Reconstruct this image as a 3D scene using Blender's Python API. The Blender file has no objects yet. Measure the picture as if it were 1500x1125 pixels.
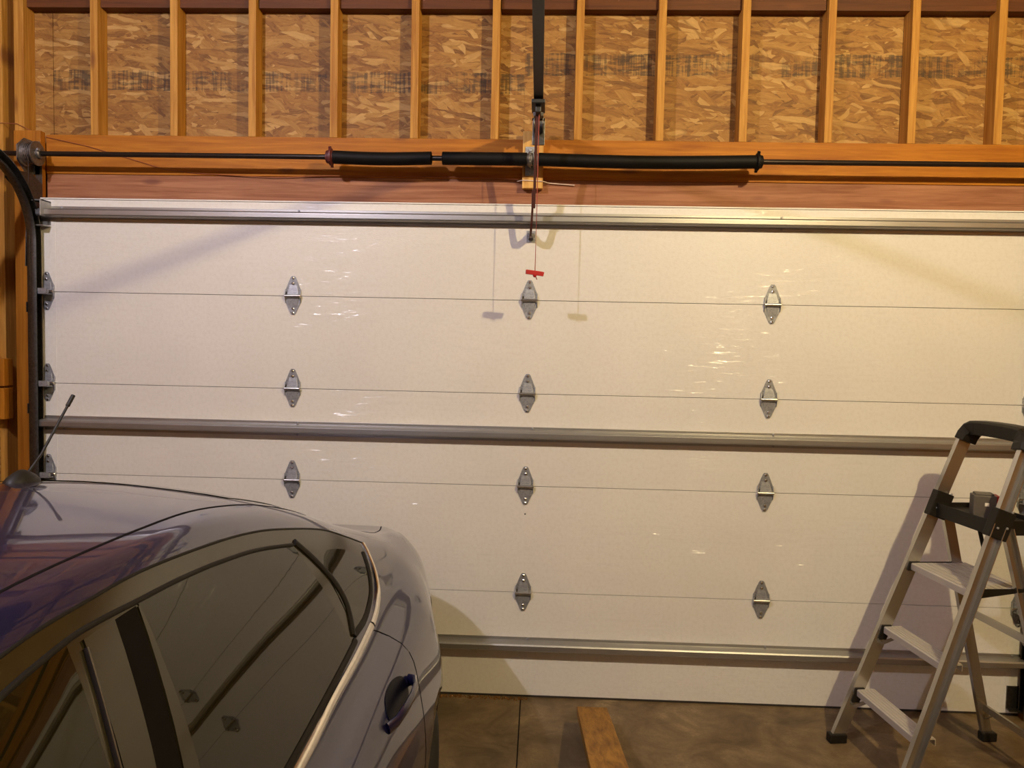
import bpy, bmesh, math, random
import numpy as np
from mathutils import Vector, Matrix
from mathutils.bvhtree import BVHTree

S = bpy.context.scene
COL = S.collection
random.seed(7)

# ------------------------------------------------------------------ camera
F_PX = 1120.0
CAM = Vector((0.0627, -3.7485, 1.7667))
YAW, PITCH, ROLL = -0.0372, 0.0521, -0.0206
fwd = Vector((math.sin(YAW)*math.cos(PITCH), math.cos(YAW)*math.cos(PITCH), -math.sin(PITCH)))
rgt = Vector((math.cos(YAW), -math.sin(YAW), 0))
dwn = fwd.cross(rgt)
r2 = rgt*math.cos(ROLL) + dwn*math.sin(ROLL)
d2 = -rgt*math.sin(ROLL) + dwn*math.cos(ROLL)
cd = bpy.data.cameras.new('camera')
cd.sensor_width = 36.0
cd.lens = 36.0*F_PX/1500.0
cd.clip_start = 0.02
cam = bpy.data.objects.new('camera', cd)
COL.objects.link(cam)
M3 = Matrix((r2, -d2, -fwd)).transposed()
cam.matrix_world = Matrix.Translation(CAM) @ M3.to_4x4()
S.camera = cam

# ------------------------------------------------------------------ world, exposure
w = bpy.data.worlds.new('world')
S.world = w
w.use_nodes = True
w.node_tree.nodes['Background'].inputs[0].default_value = (0.9, 0.75, 0.55, 1)
w.node_tree.nodes['Background'].inputs[1].default_value = 0.005
S.view_settings.view_transform = 'Standard'
S.view_settings.look = 'None'
S.view_settings.exposure = 0.0
S.view_settings.gamma = 1.0
S.view_settings.use_curve_mapping = False

# the two bare ceiling bulbs that light the garage: (x, y, z, colour, strength)
BULBS = [(-1.90, -3.00, 3.75, (1.0, 0.92, 1.06), 4800.0, 'warm white bare bulb in round ceiling lampholder on car side'),
         (1.90, -3.00, 3.75, (1.0, 0.79, 0.42), 8400.0, 'yellow bare bulb in round ceiling lampholder on stepladder side')]
BULB_R = 0.03


# ------------------------------------------------------------------ materials
class NT:
    def __init__(self, name):
        self.m = bpy.data.materials.new(name)
        self.m.use_nodes = True
        self.t = self.m.node_tree
        self.b = self.t.nodes['Principled BSDF']

    def n(self, typ, **kw):
        nd = self.t.nodes.new(typ)
        for k, v in kw.items():
            setattr(nd, k, v)
        return nd

    def l(self, a, b):
        self.t.links.new(a, b)

    def val(self, sock, v):
        sock.default_value = v

    def math(self, op, a, b=None, clamp=False):
        nd = self.n('ShaderNodeMath', operation=op, use_clamp=clamp)
        for i, x in enumerate((a, b)):
            if x is None:
                continue
            if isinstance(x, (int, float)):
                nd.inputs[i].default_value = x
            else:
                self.l(x, nd.inputs[i])
        return nd.outputs[0]

    def mix(self, fac, a, b, blend='MIX'):
        nd = self.n('ShaderNodeMix', data_type='RGBA', blend_type=blend)
        for s, x in ((nd.inputs[0], fac), (nd.inputs[6], a), (nd.inputs[7], b)):
            if isinstance(x, (int, float)):
                s.default_value = x
            elif isinstance(x, tuple):
                s.default_value = (*x[:3], 1)
            else:
                self.l(x, s)
        return nd.outputs[2]

    def coords(self, scale=(1, 1, 1), rot=(0, 0, 0), rnd=False):
        tc = self.n('ShaderNodeTexCoord')
        mp = self.n('ShaderNodeMapping')
        mp.inputs['Scale'].default_value = scale
        mp.inputs['Rotation'].default_value = rot
        src = tc.outputs['Object']
        if rnd:
            oi = self.n('ShaderNodeObjectInfo')
            add = self.n('ShaderNodeVectorMath', operation='ADD')
            mul = self.math('MULTIPLY', oi.outputs['Random'], 37.0)
            cb = self.n('ShaderNodeCombineXYZ')
            for i in range(3):
                self.l(mul, cb.inputs[i])
            self.l(src, add.inputs[0])
            self.l(cb.outputs[0], add.inputs[1])
            src = add.outputs[0]
        self.l(src, mp.inputs['Vector'])
        return mp.outputs[0]

    def noise(self, vec, scale, detail=4, rough=0.55, dist=0.0):
        nd = self.n('ShaderNodeTexNoise')
        nd.inputs['Scale'].default_value = scale
        nd.inputs['Detail'].default_value = detail
        nd.inputs['Roughness'].default_value = rough
        nd.inputs['Distortion'].default_value = dist
        if vec is not None:
            self.l(vec, nd.inputs['Vector'])
        return nd.outputs['Fac']

    def ramp(self, fac, stops, interp='LINEAR'):
        nd = self.n('ShaderNodeValToRGB')
        cr = nd.color_ramp
        cr.interpolation = interp
        while len(cr.elements) < len(stops):
            cr.elements.new(0.5)
        for e, (p, c) in zip(cr.elements, stops):
            e.position = p
            e.color = (*c, 1) if len(c) == 3 else c
        self.l(fac, nd.inputs[0])
        return nd.outputs[0]

    def bump(self, h, strength, dist=0.01):
        nd = self.n('ShaderNodeBump')
        nd.inputs['Strength'].default_value = strength
        nd.inputs['Distance'].default_value = dist
        self.l(h, nd.inputs['Height'])
        self.l(nd.outputs[0], self.b.inputs['Normal'])

    def setp(self, **kw):
        for k, v in kw.items():
            s = self.b.inputs[k.replace('_', ' ')]
            if isinstance(v, (int, float)):
                s.default_value = v
            elif isinstance(v, tuple):
                s.default_value = (*v[:3], 1)
            else:
                self.l(v, s)
        return self


def plain(name, col, rough=0.5, metal=0.0, var=0.12, scale=30, **kw):
    t = NT(name)
    v = t.noise(t.coords(), scale, 4)
    c = t.ramp(v, [(0.25, tuple(x*(1-var) for x in col)), (0.75, tuple(min(1, x*(1+var)) for x in col))])
    t.setp(Base_Color=c, Roughness=rough, Metallic=metal, **kw)
    return t.m


def wood(name, axis, dark, light, knot=(0.16, 0.05, 0.012), rough=0.6, tint=0.25, knots=True):
    """sawn softwood; grain runs along axis 'X','Y' or 'Z'"""
    t = NT(name)
    sc = {'X': (0.6, 14, 14), 'Y': (14, 0.6, 14), 'Z': (14, 14, 0.6)}[axis]
    vec = t.coords(sc, rnd=True)
    g = t.noise(vec, 3.0, 6, 0.6, 0.6)
    fine = t.noise(vec, 14.0, 3, 0.7)
    f = t.math('ADD', t.math('MULTIPLY', g, 0.75), t.math('MULTIPLY', fine, 0.25))
    c = t.ramp(f, [(0.36, dark), (0.5, tuple((a+b)/2 for a, b in zip(dark, light))), (0.63, light)])
    broad = t.noise(t.coords((0.8, 0.8, 0.8), rnd=True), 3.0, 2)
    c = t.mix(t.math('MULTIPLY', broad, tint), c, tuple(x*0.7 for x in dark))
    if knots:
        ks = {'X': (2.6, 0.6, 9), 'Y': (9, 2.6, 0.6), 'Z': (9, 0.6, 2.6)}[axis]
        vo = t.n('ShaderNodeTexVoronoi')
        vo.inputs['Scale'].default_value = 1.0
        t.l(t.coords(ks, rnd=True), vo.inputs['Vector'])
        k = t.ramp(vo.outputs['Distance'], [(0.07, (1, 1, 1)), (0.17, (0, 0, 0))])
        c = t.mix(t.math('MULTIPLY', k, 0.75), c, knot)
    t.setp(Base_Color=c, Roughness=rough, Specular_IOR_Level=0.3)
    t.bump(f, 0.25, 0.004)
    return t.m


def osb(name, band=None):
    """oriented strand board: three overlapping layers of long random chips, optional smudged ink stamp row"""
    t = NT(name)
    col = None
    hgt = None
    warp = t.n('ShaderNodeTexNoise')
    warp.inputs['Scale'].default_value = 5.0
    for i, (ang, sx, sz) in enumerate(((0.08, 6, 34), (-0.26, 6.5, 36), (0.50, 8, 34), (-0.75, 9, 36), (0.04, 12, 60), (-0.16, 7, 42))):
        vec = t.coords((sx, sx*0.2, sz), (0, ang, 0))
        # rotate first, then scale: nested mapping
        mp1 = t.n('ShaderNodeMapping')
        tc = t.n('ShaderNodeTexCoord')
        mp1.inputs['Rotation'].default_value = (0, ang, 0)
        mp1.inputs['Location'].default_value = (i*3.7, 0, i*1.9)
        t.l(tc.outputs['Object'], mp1.inputs['Vector'])
        mp2 = t.n('ShaderNodeMapping')
        mp2.inputs['Scale'].default_value = (sx, 0.0, sz)
        t.l(mp1.outputs[0], mp2.inputs['Vector'])
        nz = t.n('ShaderNodeTexNoise')
        nz.inputs['Scale'].default_value = 9.0
        t.l(tc.outputs['Object'], nz.inputs['Vector'])
        ad = t.n('ShaderNodeVectorMath', operation='MULTIPLY_ADD')
        t.l(nz.outputs['Color'], ad.inputs[0])
        ad.inputs[1].default_value = (1.3, 0.0, 1.3)
        t.l(mp2.outputs[0], ad.inputs[2])
        vo = t.n('ShaderNodeTexVoronoi')
        vo.inputs['Scale'].default_value = 1.0
        t.l(ad.outputs[0], vo.inputs['Vector'])
        sp = t.n('ShaderNodeSeparateColor')
        t.l(vo.outputs['Color'], sp.inputs[0])
        ch = t.ramp(sp.outputs[0], [(0.0, (0.11, 0.038, 0.006)), (0.18, (0.26, 0.105, 0.018)), (0.45, (0.39, 0.185, 0.036)),
                                    (0.78, (0.52, 0.29, 0.075)), (1.0, (0.78, 0.52, 0.19))])
        grain = t.noise(ad.outputs[0], 2.6, 5, 0.7)
        ch = t.mix(0.45, ch, t.ramp(grain, [(0.32, (0.20, 0.075, 0.011)), (0.68, (0.58, 0.33, 0.09))]))
        edge = t.ramp(vo.outputs['Distance'], [(0.55, (0, 0, 0)), (0.95, (1, 1, 1))])
        ch = t.mix(t.math('MULTIPLY', edge, 0.55), ch, (0.16, 0.06, 0.012))
        if col is None:
            col, hgt = ch, sp.outputs[2]
        else:
            mask = t.math('GREATER_THAN', sp.outputs[1], (0, 0.42, 0.58, 0.62, 0.70, 0.72)[i])
            col = t.mix(mask, col, ch)
            hgt = t.math('MAXIMUM', hgt, t.math('MULTIPLY', mask, sp.outputs[2]))
    if band:
        z0, z1 = band
        tc = t.n('ShaderNodeTexCoord')
        sx = t.n('ShaderNodeSeparateXYZ')
        t.l(tc.outputs['Object'], sx.inputs[0])
        zc, hw = (z0+z1)/2, (z1-z0)/2
        d = t.math('ABSOLUTE', t.math('SUBTRACT', sx.outputs[2], zc))
        wob = t.noise(t.coords((6, 6, 6)), 2.0, 3)
        m = t.math('LESS_THAN', t.math('ADD', d, t.math('MULTIPLY', wob, 0.035)), hw+0.016)
        ver = t.noise(t.coords((70, 1, 3)), 1.0, 3, 0.7)
        hor = t.noise(t.coords((8, 1, 60)), 1.0, 2, 0.7)
        pat = t.ramp(t.math('ADD', t.math('MULTIPLY', ver, 0.55), t.math('MULTIPLY', hor, 0.45)), [(0.44, (0, 0, 0)), (0.56, (1, 1, 1))])
        patch = t.ramp(t.noise(t.coords((3.5, 1, 3.5)), 1.0, 2), [(0.36, (0, 0, 0)), (0.5, (1, 1, 1))])
        k = t.math('MULTIPLY', t.math('MULTIPLY', m, pat), t.math('MULTIPLY', patch, 0.72))
        col = t.mix(k, col, (0.035, 0.028, 0.022))
    col = t.mix(1.0, col, (0.82, 0.78, 0.72), 'MULTIPLY')
    t.setp(Base_Color=col, Roughness=0.62, Specular_IOR_Level=0.35)
    t.bump(hgt, 0.35, 0.004)
    return t.m


def door_paint():
    t = NT('door_white_paint')
    big = t.noise(t.coords(), 1.3, 3)
    c = t.ramp(big, [(0.3, (0.72, 0.70, 0.655)), (0.7, (0.78, 0.76, 0.71))])
    sm = t.noise(t.coords((1, 1, 1)), 55, 3, 0.7)
    c = t.mix(t.ramp(sm, [(0.35, (0.25, 0.25, 0.25)), (0.55, (0, 0, 0))]), c, (0.60, 0.56, 0.49))
    # smooth paint with sparse horizontal rub marks that catch the lamps
    zone = t.ramp(t.noise(t.coords((1.6, 1, 3.2)), 1.0, 3, 0.6), [(0.46, (0, 0, 0)), (0.57, (1, 1, 1))])
    streak = t.ramp(t.noise(t.coords((5, 1, 70)), 1.0, 4, 0.65, 0.4), [(0.49, (0, 0, 0)), (0.58, (1, 1, 1))])
    mk = t.math('MULTIPLY', zone, streak)
    t.setp(Base_Color=c, Roughness=0.40, Specular_IOR_Level=0.5, Coat_Weight=t.math('MULTIPLY', mk, 0.55), Coat_Roughness=0.17)
    bn = t.n('ShaderNodeBump')
    bn.inputs['Strength'].default_value = 1.0
    bn.inputs['Distance'].default_value = 0.026
    t.l(t.noise(t.coords((4, 1, 34)), 1.0, 2, 0.5, 0.2), bn.inputs['Height'])
    t.l(bn.outputs[0], t.b.inputs['Coat Normal'])
    h2 = t.noise(t.coords((70, 1, 230)), 1.0, 2, 0.6)
    t.bump(h2, 0.6, 0.0009)
    return t.m


def concrete():
    t = NT('floor_concrete')
    big = t.noise(t.coords((1, 1, 1)), 3.6, 7, 0.68, 0.7)
    c = t.ramp(big, [(0.34, (0.075, 0.048, 0.020)), (0.48, (0.14, 0.092, 0.044)), (0.60, (0.21, 0.145, 0.075)), (0.72, (0.34, 0.25, 0.135))])
    st = t.noise(t.coords((1, 3, 1)), 6.0, 5, 0.7, 0.5)
    c = t.mix(t.ramp(st, [(0.52, (0, 0, 0)), (0.72, (0.6, 0.6, 0.6))]), c, (0.085, 0.058, 0.028))
    sm = t.noise(t.coords(), 90, 3, 0.7)
    c = t.mix(t.ramp(sm, [(0.4, (0.3, 0.3, 0.3)), (0.6, (0, 0, 0))]), c, (0.10, 0.07, 0.035))
    t.setp(Base_Color=c, Roughness=0.5, Specular_IOR_Level=0.35)
    t.bump(t.math('ADD', big, t.math('MULTIPLY', sm, 0.4)), 0.2, 0.004)
    return t.m


def car_paint():
    t = NT('car_blue_paint')
    v = t.noise(t.coords(), 900, 1)
    c = t.ramp(v, [(0.3, (0.004, 0.005, 0.032)), (0.7, (0.009, 0.010, 0.062))])
    t.setp(Base_Color=c, Metallic=0.35, Roughness=0.32, Coat_Weight=1.0, Coat_Roughness=0.02, Coat_IOR=1.45)
    return t.m


def galv(name, col=(0.50, 0.50, 0.50), rough=0.38, metal=0.9):
    t = NT(name)
    vo = t.n('ShaderNodeTexVoronoi')
    vo.inputs['Scale'].default_value = 140
    t.l(t.coords(), vo.inputs['Vector'])
    sp = t.n('ShaderNodeSeparateColor')
    t.l(vo.outputs['Color'], sp.inputs[0])
    nz = t.noise(t.coords(), 12, 4)
    f = t.math('ADD', t.math('MULTIPLY', sp.outputs[0], 0.4), t.math('MULTIPLY', nz, 0.6))
    c = t.ramp(f, [(0.2, tuple(x*0.72 for x in col)), (0.8, tuple(min(1, x*1.22) for x in col))])
    t.setp(Base_Color=c, Metallic=metal, Roughness=rough)
    return t.m


PINE_D, PINE_L = (0.42, 0.165, 0.018), (0.66, 0.33, 0.055)
MT = {
    'stud': wood('stud_pine', 'Z', (0.35, 0.135, 0.012), (0.62, 0.32, 0.06)),
    'beam': wood('header_pine', 'X', (0.31, 0.092, 0.003), (0.54, 0.205, 0.012)),
    'pink': wood('lintel_bounce_tint_pine', 'X', (0.24, 0.085, 0.035), (0.44, 0.20, 0.10), knot=(0.15, 0.05, 0.03)),  # pink of light bounced off the door top is put into the colour
    'block': wood('blocking_dark_pine', 'X', (0.085, 0.026, 0.006), (0.15, 0.048, 0.010)),  # much darker red-brown than the other pine
    'jamb': wood('jamb_pine', 'Z', (0.29, 0.095, 0.004), (0.50, 0.19, 0.012)),
    'pad': wood('pad_pale_pine', 'Z', (0.58, 0.30, 0.06), (0.78, 0.47, 0.15), knot=(0.3, 0.12, 0.03)),
    'plank': wood('plank_pine', 'Y', (0.15, 0.062, 0.008), (0.42, 0.205, 0.03), knot=(0.10, 0.03, 0.008), tint=0.5),
    'osb_a': osb('osb_sheet_a', (3.03, 3.135)),
    'osb_b': osb('osb_sheet_b', (3.125, 3.235)),
    'osb': osb('osb_plain'),
    'door': door_paint(),
    'floor': concrete(),
    'paint': car_paint(),
    'galv': galv('galvanised_steel', (0.33, 0.34, 0.36), 0.5, 0.6),
    'bright': plain('bright_zinc', (0.62, 0.60, 0.56), 0.25, 1.0),
    'strut': plain('strut_steel', (0.40, 0.39, 0.375), 0.40, 0.85, var=0.06, scale=6),
    'track': galv('track_steel', (0.13, 0.125, 0.115), 0.36, 0.95),
    'alu': plain('ladder_aluminium', (0.50, 0.48, 0.44), 0.27, 0.92, var=0.05, scale=8),
    'step': plain('ladder_tread_grey', (0.50, 0.46, 0.41), 0.5, 0.25, var=0.05, scale=10),
    'black': plain('black_plastic', (0.012, 0.010, 0.007), 0.5, Specular_IOR_Level=0.25),
    'spring': plain('spring_oiled_steel', (0.005, 0.004, 0.003), 0.6, 0.0, Specular_IOR_Level=0.2),
    'shaft': plain('shaft_dark_steel', (0.05, 0.04, 0.035), 0.35, 0.8),
    'drum': galv('drum_cast', (0.24, 0.22, 0.20), 0.5),
    'rail': plain('rail_black_steel', (0.035, 0.035, 0.032), 0.45, 0.4),
    'armm': plain('arm_dark_steel', (0.10, 0.035, 0.028), 0.45, 0.5),
    'redcone': plain('winding_cone_red_paint', (0.10, 0.018, 0.016), 0.5),
    'red': plain('red_handle_plastic', (0.42, 0.012, 0.012), 0.4),
    'cord': plain('red_cord', (0.32, 0.06, 0.04), 0.7),
    'wire': plain('red_bell_wire', (0.30, 0.09, 0.035), 0.5),
    'whitewire': plain('white_bell_wire', (0.75, 0.62, 0.5), 0.5),
    'seal': plain('rubber_seal', (0.035, 0.028, 0.022), 0.7),
    'glass': plain('tinted_car_glass', (0.007, 0.006, 0.002), 0.02, 0.0, Specular_IOR_Level=0.36),
    'frame': plain('gloss_black_door_frame', (0.018, 0.014, 0.006), 0.16, 0.0, Specular_IOR_Level=0.5),
    'rubber': plain('tyre_rubber', (0.012, 0.012, 0.012), 0.75),
    'chrome': plain('chrome_trim', (0.72, 0.68, 0.62), 0.16, 1.0),
    'gap': plain('panel_gap_dark', (0.004, 0.003, 0.003), 0.9, Specular_IOR_Level=0.1),
    'carseal': plain('car_rubber_seal', (0.006, 0.005, 0.004), 0.6, Specular_IOR_Level=0.2),
    'cup': plain('handle_cup_gloss', (0.0015, 0.0015, 0.006), 0.4, Specular_IOR_Level=0.08),
    'rim': plain('alloy_rim', (0.4, 0.4, 0.41), 0.3, 0.9),
    'tail': plain('tail_lamp_red', (0.25, 0.006, 0.008), 0.08, Coat_Weight=0.6),
    'lampw': plain('lamp_clear', (0.7, 0.7, 0.68), 0.08),
    'gypsum': plain('gypsum_board', (0.21, 0.21, 0.23), 0.8),
    'dirt': plain('dirt_brown', (0.16, 0.07, 0.015), 0.9, var=0.5),
    'grey': plain('battery_grey_plastic', (0.10, 0.085, 0.07), 0.4),
    'mark': plain('printed_white_mark', (0.75, 0.7, 0.62), 0.6),
    'porc': plain('white_porcelain', (0.8, 0.78, 0.74), 0.3),
    'motor': plain('opener_housing_grey', (0.2, 0.2, 0.2), 0.5),
}


# ------------------------------------------------------------------ mesh helpers
class MB:
    def __init__(self):
        self.v = []
        self.f = []

    def add(self, vs, fs):
        o = len(self.v)
        self.v += [tuple(p) for p in vs]
        self.f += [tuple(i+o for i in f) for f in fs]
        return self

    def box(self, x0, x1, y0, y1, z0, z1):
        vs = [(x, y, z) for x in (x0, x1) for y in (y0, y1) for z in (z0, z1)]
        return self.add(vs, [(0, 1, 3, 2), (4, 6, 7, 5), (0, 4, 5, 1), (2, 3, 7, 6), (0, 2, 6, 4), (1, 5, 7, 3)])

    def sweep(self, path, prof, up=(0, 0, 1), closed=False, cap=True):
        """prof: list of (a, b) offsets along side and up'; path: list of points"""
        P = [Vector(p) for p in path]
        n, m = len(P), len(prof)
        vs = []
        for i, p in enumerate(P):
            if closed:
                t = P[(i+1) % n]-P[i-1]
            else:
                t = P[min(i+1, n-1)]-P[max(i-1, 0)]
            t.normalize()
            u = Vector(up)
            s = t.cross(u)
            if s.length < 1e-4:
                s = t.cross(Vector((1, 0, 0)))
            s.normalize()
            u = s.cross(t)
            vs += [p+s*a+u*b for a, b in prof]
        fs = []
        for i in range(n if closed else n-1):
            j = (i+1) % n
            for k in range(m):
                l = (k+1) % m
                fs.append((i*m+k, i*m+l, j*m+l, j*m+k))
        if cap and not closed:
            fs.append(tuple(range(m-1, -1, -1)))
            fs.append(tuple((n-1)*m+k for k in range(m)))
        return self.add(vs, fs)

    def tube(self, path, r, n=10, up=(0, 0, 1), closed=False):
        return self.sweep(path, [(r*math.cos(2*math.pi*k/n), r*math.sin(2*math.pi*k/n)) for k in range(n)], up, closed)

    def bar(self, a, b, wid, thk, up=(0, 0, 1)):
        h, t = wid/2, thk/2
        return self.sweep([a, b], [(-h, -t), (h, -t), (h, t), (-h, t)], up)

    def lathe(self, c, axis, prof, n=20):
        """prof: list of (t along axis, radius)"""
        a = Vector(axis).normalized()
        u = a.cross(Vector((0, 0, 1)))
        if u.length < 1e-3:
            u = Vector((1, 0, 0))
        u.normalize()
        v = a.cross(u)
        c = Vector(c)
        vs = []
        for t, r in prof:
            for k in range(n):
                q = 2*math.pi*k/n
                vs.append(c+a*t+(u*math.cos(q)+v*math.sin(q))*r)
        fs = []
        m = len(prof)
        for i in range(m-1):
            for k in range(n):
                l = (k+1) % n
                fs.append((i*n+k, i*n+l, (i+1)*n+l, (i+1)*n+k))
        fs.append(tuple(range(n-1, -1, -1)))
        fs.append(tuple((m-1)*n+k for k in range(n)))
        return self.add(vs, fs)

    def prism(self, poly, fn0, fn1):
        """poly of 2D points; fn0/fn1 map to 3D for the two caps"""
        n = len(poly)
        vs = [fn0(*p) for p in poly]+[fn1(*p) for p in poly]
        fs = [tuple(range(n)), tuple(range(2*n-1, n-1, -1))]
        for k in range(n):
            l = (k+1) % n
            fs.append((k, k+n, l+n, l))
        return self.add(vs, fs)

    def mesh(self, name, mat, smooth=False, bevel=0.0, merge=False):
        me = bpy.data.meshes.new(name)
        me.from_pydata(self.v, [], self.f)
        bm = bmesh.new()
        bm.from_mesh(me)
        if merge:
            bmesh.ops.remove_doubles(bm, verts=bm.verts, dist=1e-5)
        bmesh.ops.recalc_face_normals(bm, faces=bm.faces)
        if bevel:
            es = [e for e in bm.edges if len(e.link_faces) == 2 and e.calc_face_angle(0) > 0.6]
            bmesh.ops.bevel(bm, geom=es, offset=bevel, segments=2, affect='EDGES', profile=0.6, clamp_overlap=True)
        bm.to_mesh(me)
        bm.free()
        if mat is not None:
            me.materials.append(MT[mat] if isinstance(mat, str) else mat)
        if smooth:
            for p in me.polygons:
                p.use_smooth = True
            if smooth != 'all':
                me.set_sharp_from_angle(angle=math.radians(38))
        return me

    def build(self, name, mat, parent=None, smooth=False, bevel=0.0, loc=None, merge=False):
        return link(name, self.mesh(name, mat, smooth, bevel, merge), parent, loc)


WORLD = {}   # world location of each object (no rotations are used on parents)


def link(name, me, parent=None, loc=None):
    o = bpy.data.objects.new(name, me)
    COL.objects.link(o)
    if loc is None:
        loc = (0, 0, 0)
    loc = Vector(loc)
    WORLD[o.name] = loc
    if parent is not None:
        o.parent = parent
        o.location = loc-WORLD[parent.name]
    else:
        o.location = loc
    return o


def tag(o, label=None, cat=None, group=None, kind=None):
    if label:
        o['label'] = label
    if cat:
        o['category'] = cat
    if group:
        o['group'] = group
    if kind:
        o['kind'] = kind
    return o


def empty(name, loc=(0, 0, 0)):
    return link(name, None, None, loc)


def thing(name, label, cat, loc=(0, 0, 0), group=None):
    return tag(empty(name, loc), label, cat, group)


def arc(c, r, a0, a1, n):
    return [(c[0]+r*math.cos(a0+(a1-a0)*i/n), c[1]+r*math.sin(a0+(a1-a0)*i/n)) for i in range(n+1)]


# ------------------------------------------------------------------ room shell
XL, XR, YB, ZC = -3.35, 3.55, -6.3, 3.90
fl = MB().box(XL, -0.004, YB, 0.6, -0.12, 0).build('floor', 'floor')
tag(fl, 'stained brown concrete garage floor with a straight saw-cut joint', 'floor', kind='structure')
MB().box(0.002, XR, YB, 0.6, -0.12, 0).build('floor_slab', 'floor', fl)
MB().box(-0.004, 0.002, YB, 0.6, -0.12, -0.012).build('saw_cut_joint', 'seal', fl)
ce = MB().box(XL, XR, YB, 0.25, ZC, ZC+0.05).build('ceiling', 'gypsum')
tag(ce, 'flat ceiling above the garage', 'ceiling', kind='structure')
wb = MB().box(XL, XR, YB-0.1, YB, 0, ZC).build('wall_back', 'gypsum')
tag(wb, 'plain back wall of the garage behind the camera', 'wall', kind='structure')

for side, xw, sg in (('left', XL, 1), ('right', XR, -1)):
    ws = MB().box(min(xw, xw-sg*0.1), max(xw, xw-sg*0.1), YB, 0.2, 0, ZC).build('wall_'+side, 'osb')
    tag(ws, 'bare stud and strand board wall on the %s side of the garage' % side, 'wall', kind='structure')
    me = MB().box(0, sg*0.089, -0.019, 0.019, 0, ZC).mesh('stud', 'stud')
    for k in range(15):
        link('stud', me, ws, (xw, -0.25-k*0.4064, 0))

# front wall: strand board sheets, studs, blocking, header
wf = tag(empty('wall_front'), 'open stud wall with strand board sheathing above the garage door', 'wall', kind='structure')
YO, YS = 0.19, 0.10          # strand board face, stud face
for x0, x1, m in ((XL, -2.4915, 'osb'), (-2.4885, -0.0505, 'osb_a'), (-0.0498, 2.3895, 'osb_b'), (2.3905, XR, 'osb_b')):
    MB().box(x0, x1, YO, YO+0.012, 0 if abs(x0+x1) > 5 else 2.44, ZC).build('strand_board_sheet', m, wf)
MB().box(-2.49, -2.40, YO+0.013, YO+0.02, 0, 2.45).build('jamb_backing', 'seal', wf)
MB().box(2.38, 2.50, YO+0.013, YO+0.02, 0, 2.45).build('jamb_backing', 'seal', wf)
stud_me = MB().box(-0.019, 0.019, YS, YO, 2.781, ZC).mesh('stud', 'stud', bevel=0.002)
SX = [-2.2225+0.4064*k for k in range(13)]
for k, x in enumerate(SX):
    link('stud', stud_me, wf, (x+0.004*math.sin(k*2.3), 0, 0))
for x0, x1 in ((-2.636, -2.586), (-2.735, -2.697), (-3.06, -3.02)):
    MB().box(x0, x1, YS, YO, 0, ZC).build('stud', 'stud', wf, bevel=0.002)
for x0, x1 in ((2.66+0.1, 2.66+0.138), (3.1, 3.138)):
    MB().box(x0, x1, YS, YO, 0, ZC).build('stud', 'stud', wf, bevel=0.002)
bx = [-2.586]+SX+[2.76]
for a, b in zip(bx[:-1], bx[1:]):
    MB().box(a+0.02 if a != -2.586 else a, b-0.02, YS+0.03, YO, 3.425, 3.50).build('blocking', 'block', wf)
for z0, z1 in ((1.50, 1.64), (1.33, 1.49)):
    MB().box(-2.80, -2.66, 0.03, 0.098, z0, z1).build('blocking', 'jamb', wf, bevel=0.003)
# header: heavy beam with a board below it, tinted pink for bounced light
MB().box(-2.474, XR, YS, YS+0.085, 2.585, 2.781).build('header_beam', 'beam', wf, bevel=0.003)
MB().box(-2.474, XR, YS+0.006, YS+0.085, 2.40, 2.5845).build('lintel_board', 'pink', wf, bevel=0.002)
# jamb boards either side of the door
MB().box(-2.615, -2.476, 0.06, 0.099, 0, 2.79).build('jamb_board', 'jamb', wf, bevel=0.003)
MB().box(2.476, 2.615, 0.06, 0.099, 0, 2.79).build('jamb_board', 'jamb', wf, bevel=0.003)
# pale pine pad that carries the spring bracket
MB().box(-0.050, 0.052, 0.062, 0.0995, 2.535, 2.812).build('bracket_pad', 'pad', wf, bevel=0.003)

# ------------------------------------------------------------------ garage door
IN = 0.0254
ZS = [0, 21*IN, 42*IN, 60*IN, 78*IN, 96*IN]
DW = 2.438
door = tag(empty('door_1'), 'wide white sectional garage door with steel hinges and three struts', 'garage door', kind='structure')
for i in range(5):
    MB().box(-DW, DW, 0.0, 0.045, ZS[i]+(0.012 if i == 0 else 0.0012), ZS[i+1]-0.0012).build('door_section', 'door', door, bevel=0.0012)
MB().box(-DW+0.001, DW-0.001, 0.006, 0.044, 0.013, ZS[5]-0.01).build('section_core', 'seal', door)
MB().box(-DW, DW, 0.003, 0.042, 0.0, 0.0115).build('bottom_seal', 'seal', door, bevel=0.004)
MB().box(-DW, DW, -0.004, 0.048, ZS[5]+0.0005, ZS[5]+0.007).build('top_edge_cap', 'door', door)
for sx in (-1, 1):
    for i in range(5):
        a, b = sorted((sx*2.365, sx*DW))
        MB().box(a, b, -0.0016, -0.0002, ZS[i]+0.016 if i == 0 else ZS[i]+0.003, ZS[i+1]-0.003).build('end_stile', 'door', door)
MB().lathe((0.001, 0.0, 0.928), (0, -1, 0), [(0, 0.004), (0.0006, 0.004)], 10).build('screw_hole', 'gap', door)


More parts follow.
